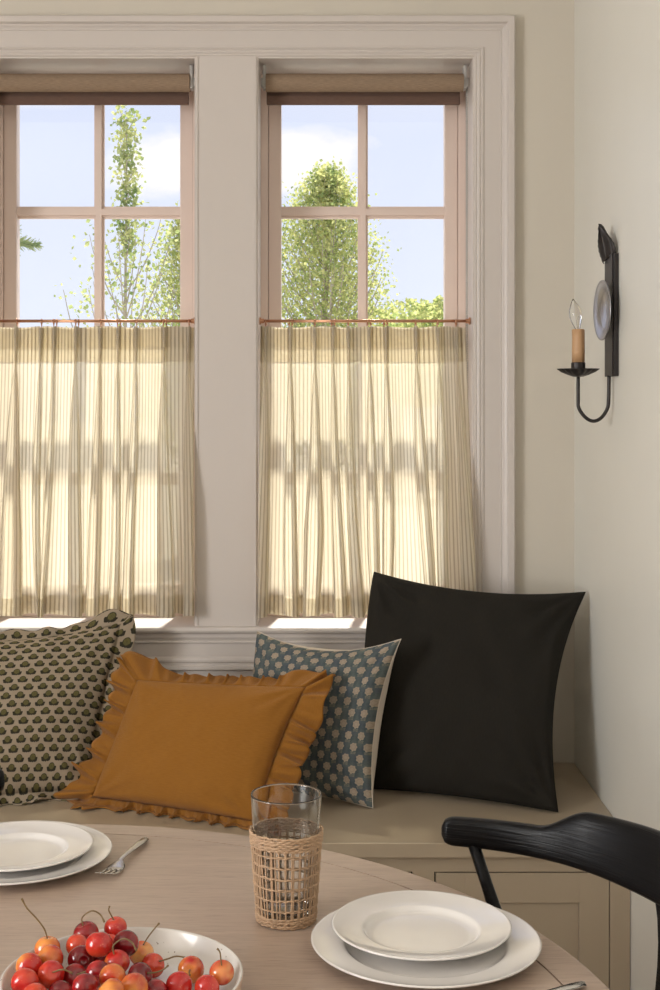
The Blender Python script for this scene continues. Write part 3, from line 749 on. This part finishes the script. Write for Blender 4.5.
for (px,py,lv,mt,stm) in CH:
    z=zfl+rc+lv*.019; p=onz(px,py,z); S.append([p,rc*rr.uniform(.93,1.05),mt,stm,px,py])
for it in range(400):
    mv=0
    for i in range(len(S)):
        for j in range(i+1,len(S)):
            d=S[i][0]-S[j][0]; L=d.length; need=(S[i][1]+S[j][1])*1.0
            if L<need:
                k=(need-L)*.5; d=d.normalized(); 
                # prefer moving in depth and height over sideways
                d2=Vector((d.x*.5,d.y,d.z)); S[i][0]=S[i][0]+d2*k*.6; S[j][0]=S[j][0]-d2*k*.6; mv+=k
    for s in S:
        p,r=s[0],s[1]
        if it<340:
            ray=at(s[4],s[5],1.0)-Vector((0,0,EYE)); q=Vector((0,0,EYE))+ray*p.y; p=p.lerp(q,.12)
            p.z-=.0002
        p.z=max(p.z,zfl+r)
        v=Vector((p.x-PX,p.y-PY)); lim=PR-.0125-r
        if v.length>lim: v=v.normalized()*lim; p.x=PX+v.x; p.y=PY+v.y
        s[0]=p
names={'dark':'dark red','red':'bright red','orange':'orange red','yellow':'yellow blushed'}
where={0:'near left rim, long stem curling up',1:'second along the left rim, below the long-stemmed cherry',2:'just below the long-stemmed cherry',3:'lowest visible at left rim',4:'right of the left rim group',
5:'at back of heap with curled stem',6:'at very back of heap, top',7:'behind the heap on its left shoulder',8:'largest one on top of the heap',9:'on top of heap, right of the largest one',10:'in the heap below the largest one, left side',
11:'at left foot of the heap',12:'in heap under the topmost dark one',13:'in middle of heap between two orange ones',14:'at front centre of heap',15:'behind heap at right with upright stem',16:'at right foot of heap beside the yellow one',
17:'at right front of heap, below the yellow one',18:'at front left of heap near bottom edge',19:'at front right of heap near bottom edge',20:'alone right of the heap, stem end facing viewer',21:'rightmost of all, upright stem',22:'at bottom edge, left of the pair right of heap',
23:'at bottom edge under the rightmost cherry',24:'cut off at bottom edge below heap centre',25:'low at bottom edge between heap and left rim',26:'buried in middle of heap',27:'at bottom edge near left rim',28:'at bottom edge right of heap',29:'buried at back of heap'}
def cherry(idx,p,r,mt,stm):
    root=empty('cherry',p); tag(root,(names[mt]+' cherry '+where[idx]),'cherry','cherries in the dish')
    bm=bmesh.new(); pr=[]
    for k in range(15):
        a=PI*k/14; x=math.sin(a); z=math.cos(a)
        dm=.22*math.exp(-(x/.28)**2) if z>0 else .05*math.exp(-(x/.3)**2)
        pr.append((r*x*1.03 if 0<k<14 else 0, r*(z*.96-(dm if z>0 else -dm))))
    lathe(bm,pr,24); b=link('fruit',bm,M['ch_'+mt],root,smooth=True)
    rx={'long':(-.1,0),'side':(.9,.5),'curl':(.2,-.3),'nub':(.1,-.2),'stick':(.15,.2),'right':(.3,.9),'right2':(.4,1.1),'front':(1.15,-.1),'up':(.35,0)}.get(stm,(rr.uniform(-1.5,1.9),rr.uniform(-1.4,1.4)))
    b.rotation_euler=(rx[0],rx[1],rr.uniform(0,6)*0); ax=b.rotation_euler.to_matrix()@Vector((0,0,1))
    b.data.update()
    if stm:
        s0=ax*r*.72; paths={'long':[(-.004,0,.012),(-.013,.0,.024),(-.024,0,.036),(-.030,0,.047)],'side':[(.012,-.002,.004),(.022,0,-.001)],
        'curl':[(-.001,.0,.010),(.010,0,.018),(.020,0,.014),(.026,-.004,.006)],'nub':[(-.003,0,.006),(-.006,0,.012),(-.005,0,.017)],'stick':[(.006,0,.010),(.013,0,.019),(.019,0,.026)],
        'right':[(.010,0,.003),(.020,.0,.006),(.032,0,.004)],'right2':[(.010,0,.001),(.018,.0,.004),(.024,0,.009)],'front':[(0,-.006,-.001),(.001,-.009,-.003)],'up':[(-.001,0,.008),(-.002,0,.015),(-.005,0,.019)]}[stm]
        pts=spline([s0]+[s0+Vector(q) for q in paths],5); bm=bmesh.new(); tube(bm,pts,[.0009]*(len(pts)-2)+[.0013,.0012],6); link('stem',bm,M['stem'],root,smooth=True)
    return root
for i,s in enumerate(S): cherry(i,*s[:4])
# tumbler in woven rattan sleeve
tp=(-.0385,1.750,TZ); tum=empty('tumbler',tp); tag(tum,'tall clear drinking glass in an open woven rattan sleeve','glass')
Hg=.1645
def rg(z): return .0345+(.0464-.0345)*(z/Hg)**.8
bm=bmesh.new(); pr=[(0,.006)]+[(.026,.006)]+[(rg(z),z) for z in (.007,.008,.012,.03,.06,.09,.12,.15,.160,Hg-.0022,Hg-.0016)]+[(rg(Hg)-.0004,Hg-.0004),(rg(Hg)-.0011,Hg),(rg(Hg)-.0018,Hg-.0004)]+[(rg(z)-.0022,z) for z in (Hg-.0016,Hg-.0022,.160,.15,.12,.09,.06,.03,.020)]+[(.027,.0165),(0,.0155)]
lathe(bm,pr,64); link('glass',bm,M['glass'],tum,smooth=True)
bm=bmesh.new(); rnd=random.Random(4); HS=.120
def ringpts(z,off,amp,k,n=96,ph=0,wob=.0006):
    w=rnd.uniform(0,6)
    return [((rg(z)+off+amp*math.cos(k*2*PI*i/n+ph))*math.cos(2*PI*i/n),(rg(z)+off+amp*math.cos(k*2*PI*i/n+ph))*math.sin(2*PI*i/n),z+wob*math.sin(3*2*PI*i/n+w)+.0004*math.sin(17*2*PI*i/n+w)) for i in range(n)]
NV=28
for z in [.003+.0026*k for k in range(5)]: tube(bm,ringpts(z,.0028,.0008,NV,192,PI*rnd.randint(0,1)),.0015,6,closed=True)
for z in [HS-.018+.0026*k for k in range(7)]: tube(bm,ringpts(z,.0028,.0009,NV,192,PI*rnd.randint(0,1)),.00155,6,closed=True)
for z in (.024,.038,.052,.066,.080,.094):
    for ph in (0,PI): tube(bm,ringpts(z+(.0007 if ph else -.0007),.0026,.0010,NV,192,ph),.0010,5,closed=True)
for i in range(NV):
    for dd in (-.032,.032):
        a0=2*PI*i/NV+dd+rnd.uniform(-.03,.03); a1=a0+rnd.uniform(-.06,.06)
        tube(bm,[((rg(z)+.0024)*math.cos(a0+(a1-a0)*z/HS),(rg(z)+.0024)*math.sin(a0+(a1-a0)*z/HS),z) for z in [.002+(HS-.004)*k/10 for k in range(11)]],.0012,5)
link('rattan_sleeve',bm,M['rattan'],tum,smooth=True)
# forks
def fork(label,tip,end):
    tip=Vector(tip); end=Vector(end); d=(tip-end); L=d.length; root=empty('fork',end,math.atan2(d.y,d.x)); tag(root,label,'fork','stainless forks beside the plates')
    bm=bmesh.new(); secs=[(0,.0010,.0040,.0022),(.003,.0055,.0045,.0016),(.02,.0062,.0055,.0018),(.05,.0045,.0075,.0020),(.078,.0030,.0085,.0022),(.092,.0034,.0075,.0020),(.100,.0085,.0050,.0013),(.108,.0108,.0035,.0010),(.117,.0110,.0032,.0009)]
    k=L/.15; rows=[]
    for x,w,z,t in secs: rows.append([bm.verts.new((x*k,y,z+h)) for y,h in ((-w*1.2,0),(-w*.72,t),(w*.72,t),(w*1.2,0),(w*.72,-t),(-w*.72,-t))])
    for a,b in zip(rows,rows[1:]):
        for q in range(6): bm.faces.new((a[q],a[(q+1)%6],b[(q+1)%6],b[q]))
    bm.faces.new(rows[0][::-1]); bm.faces.new(rows[-1]); link('handle',bm,M['steel'],root,smooth=True)
    for y in (-.0107,-.0036,.0036,.0107):
        bm=bmesh.new(); tube(bm,[(.116*k,y,.0034),(.124*k,y*1.03,.0036),(.134*k,y*1.03,.0055),(.143*k,y,.0085),(.150*k,y,.0125)],[.0025,.0023,.0021,.0019,.0010],8,flat=.7); link('tine',bm,M['steel'],root,smooth=True)
fork('small stainless fork right of the left plates',onz(103,882,TZ),onz(146,841,TZ))
fork('stainless fork handle reaching in below the right plates',(.186,1.462,TZ),(.3080,1.549,TZ))
# ------------------------------------------------------------------ wall sconce
so=Vector((WX,3.128,1.62)); sn=empty('wall_sconce',so); tag(sn,'black iron candle sconce with round reflector on right wall','wall lamp')
def lo(x,y,z): return Vector((x-so.x,y-so.y,z-so.z))
bm=bmesh.new(); bx(bm,-.011,-.0006,-.049,.049,1.4816-1.62,1.762-1.62,.0008); bx(bm,-.0135,-.011,-.040,.040,1.4816-1.62,1.762-1.62); link('back_plate',bm,M['iron'],sn)
bm=bmesh.new()     # round dished reflector facing the room
prf=[(0,-.006),(.020,-.008),(.034,-.006),(.042,-.0015),(.045,.0025),(.058,.004),(.066,.0065),(.0695,.0075),(.0695,.0055),(.064,.0035),(.045,.0),(.036,-.004),(0,-.010)]
lathe(bm,prf,64); bmesh.ops.rotate(bm,verts=bm.verts,matrix=Matrix.Rotation(-PI/2,3,'Y')); bmesh.ops.rotate(bm,verts=bm.verts,matrix=Matrix.Rotation(math.radians(4),3,'Z')); bmesh.ops.translate(bm,verts=bm.verts,vec=(-.0245,-.012,1.634-1.62)); link('reflector',bm,M['pewter'],sn,smooth=True)
bm=bmesh.new(); rows=[]   # fluted leaf finial leaning off the wall
for j in range(15):
    t=j/14; z=.135+.080*t; w=.050*math.sqrt(max(0,1-t**2.4))*(.62+.38*math.sin(PI*min(1,t*1.1)))+.001; x=-.012-.018*t**1.4
    w*=1+.06*(j%2)
    rows.append([bm.verts.new((x-.004*math.cos(2.5*PI*s)*1-.004*(1-s*s),w*s,z-.010*s*s)) for s in [-1+2*q/16 for q in range(17)]])
for a,b in zip(rows,rows[1:]):
    for k in range(16): bm.faces.new((a[k],a[k+1],b[k+1],b[k]))
bmesh.ops.rotate(bm,verts=bm.verts,cent=(-.02,0,.15),matrix=Matrix.Rotation(math.radians(9),3,'Z'))
lf=link('leaf_finial',bm,M['iron'],sn,smooth=True); md=lf.modifiers.new('t','SOLIDIFY'); md.thickness=.0016
cxx=.6075-WX
bm=bmesh.new(); pts=spline([(-.012,0,-.136),(-.013,0,-.19),(-.016,0,-.213),(-.030,0,-.234),(-.048,0,-.242),(-.066,0,-.234),(cxx+.002,0,-.213),(cxx,0,-.19),(cxx,0,-.140)],8)
tube(bm,pts,.0065,10,flat=.38,up=(0,0,1)) if False else tube(bm,pts,.0042,10); link('arm',bm,M['iron'],sn,smooth=True)
bm=bmesh.new(); lathe(bm,[(0,-.140),(.012,-.139),(.024,-.135),(.038,-.128),(.046,-.122),(.0465,-.1205),(.037,-.1255),(.024,-.1325),(.012,-.1365),(0,-.137)],72,c=(cxx,0,0),mod=lambda k,a: 1+(.06*math.cos(2*PI*a*18) if k in (3,4,5,6) else 0)); link('drip_pan',bm,M['iron'],sn,smooth=True)
bm=bmesh.new(); lathe(bm,[(0,-.137),(.0165,-.137),(.0165,-.107),(.015,-.106),(.0,-.106)],24,c=(cxx,0,0)); link('candle_cup',bm,M['iron'],sn,smooth=False)
bm=bmesh.new(); lathe(bm,[(0,-.106),(.0146,-.106),(.0148,-.080),(.0142,-.05),(.0146,-.031),(.0125,-.029),(0,-.029)],24,c=(cxx,0,0),mod=lambda k,a: 1+.04*math.sin(2*PI*a*5+k)); link('candle_sleeve',bm,M['candle'],sn,smooth=True)
bm=bmesh.new(); 
lathe(bm,[(0,-.029),(.006,-.029),(.0075,-.024),(.0125,-.010),(.0150,.002),(.0140,.014),(.0095,.026),(.0045,.036),(.0015,.0415),(0,.0425)],28,c=(cxx,0,0)); bmesh.ops.rotate(bm,verts=bm.verts,cent=(cxx,0,-.029),matrix=Matrix.Rotation(math.radians(-9),3,'Y')); bmesh.ops.translate(bm,verts=bm.verts,vec=(-.001,0,0)); bulb=link('bulb',bm,M['glass'],sn,smooth=True)
bm=bmesh.new(); tube(bm,[(cxx-.002,0,-.026),(cxx-.004,0,-.008),(cxx-.001,0,.002),(cxx+.001,0,-.004),(cxx+.004,0,.001),(cxx+.004,0,-.008),(cxx+.002,0,-.026)],.0006,5); link('filament',bm,M['steel'],bulb)
# ------------------------------------------------------------------ sky, sun, room light
w=bpy.data.worlds.new('sky'); sc.world=w; w.use_nodes=True; nt=w.node_tree; E.nt=nt; bg=nt.nodes['Background']
tc=nt.nodes.new('ShaderNodeTexCoord'); sp=nt.nodes.new('ShaderNodeSeparateXYZ'); nt.links.new(tc.outputs['Generated'],sp.inputs[0])
x,y,z=(E(o) for o in sp.outputs)
n=nt.nodes.new('ShaderNodeTexNoise'); n.inputs['Scale'].default_value=14; n.inputs['Detail'].default_value=7; mp=nt.nodes.new('ShaderNodeMapping'); mp.inputs['Scale'].default_value=(1,1,1.8)
nt.links.new(tc.outputs['Generated'],mp.inputs[0]); nt.links.new(mp.outputs[0],n.inputs['Vector']); nf=E(n.outputs['Fac'])-.5
n2=nt.nodes.new('ShaderNodeTexNoise'); n2.inputs['Scale'].default_value=3; n2.inputs['Detail'].default_value=6; nt.links.new(mp.outputs[0],n2.inputs['Vector'])
sky=mixc(nt,(z*2.6).mx(0).mn(1),(.80,.85,.97),(.61,.68,.90))
ys=y.mx(.05)
d1=(((x/ys+.058)/.088).sq()+((z/ys-.178)/.024).sq()).sqrt()-1+nf*2.2
d2=(((x/ys+.208)/.022).sq()+((z/ys-.226)/.008).sq()).sqrt()-1+nf*2.4
wisp=edge(.60-E(n2.outputs['Fac']),.08)*edge(.24-z,.05)
cl=edge(d1,.25).mx(edge(d2,.5)*.6).mx(wisp)*edge(.0-y,.01)
c=mixc(nt,cl,sky,(.95,.935,.93))
nt.links.new(c,bg.inputs[0]); bg.inputs[1].default_value=1.12
def sun(e,rot,strength,col,ang):
    l=bpy.data.lights.new('sun','SUN'); l.energy=strength; l.color=col; l.angle=ang; o=bpy.data.objects.new('sun',l); o.rotation_euler=rot; COL.objects.link(o)
# sun comes from beyond the window, high and from the right
d=Vector((-.13,-1,-1.55)).normalized(); rot=d.to_track_quat('-Z','Y').to_euler()
sun(0,rot,8.6,(1,.95,.86),math.radians(2.5))
def area(name,loc,aim,sx,sy,en,col):
    l=bpy.data.lights.new(name,'AREA'); l.shape='RECTANGLE'; l.size=sx; l.size_y=sy; l.energy=en; l.color=col
    o=bpy.data.objects.new(name,l); o.location=loc; o.rotation_euler=(Vector(aim)-Vector(loc)).to_track_quat('-Z','Z').to_euler(); COL.objects.link(o)
area('added_left_fill',(XL-.02,-.05,1.55),(0,-.05,1.55),3.2,1.6,215,(1,.98,.95))  # added fill lamp, standing in the unseen left wall opening
# ------------------------------------------------------------------ camera
cam=bpy.data.cameras.new('camera'); cam.sensor_fit='HORIZONTAL'; cam.sensor_width=24; cam.lens=FL/660*24
cam.shift_x=(330-CX)/660; cam.shift_y=-(495-CY)/660; cam.clip_start=.02; cam.clip_end=400
co=bpy.data.objects.new('camera',cam); co.location=(0,0,EYE); co.rotation_euler=(PI/2,0,0); COL.objects.link(co); sc.camera=co
sc.view_settings.view_transform='Standard'; sc.view_settings.look='None'; sc.view_settings.gamma=1; sc.view_settings.use_curve_mapping=False
sc.view_settings.exposure=0.0
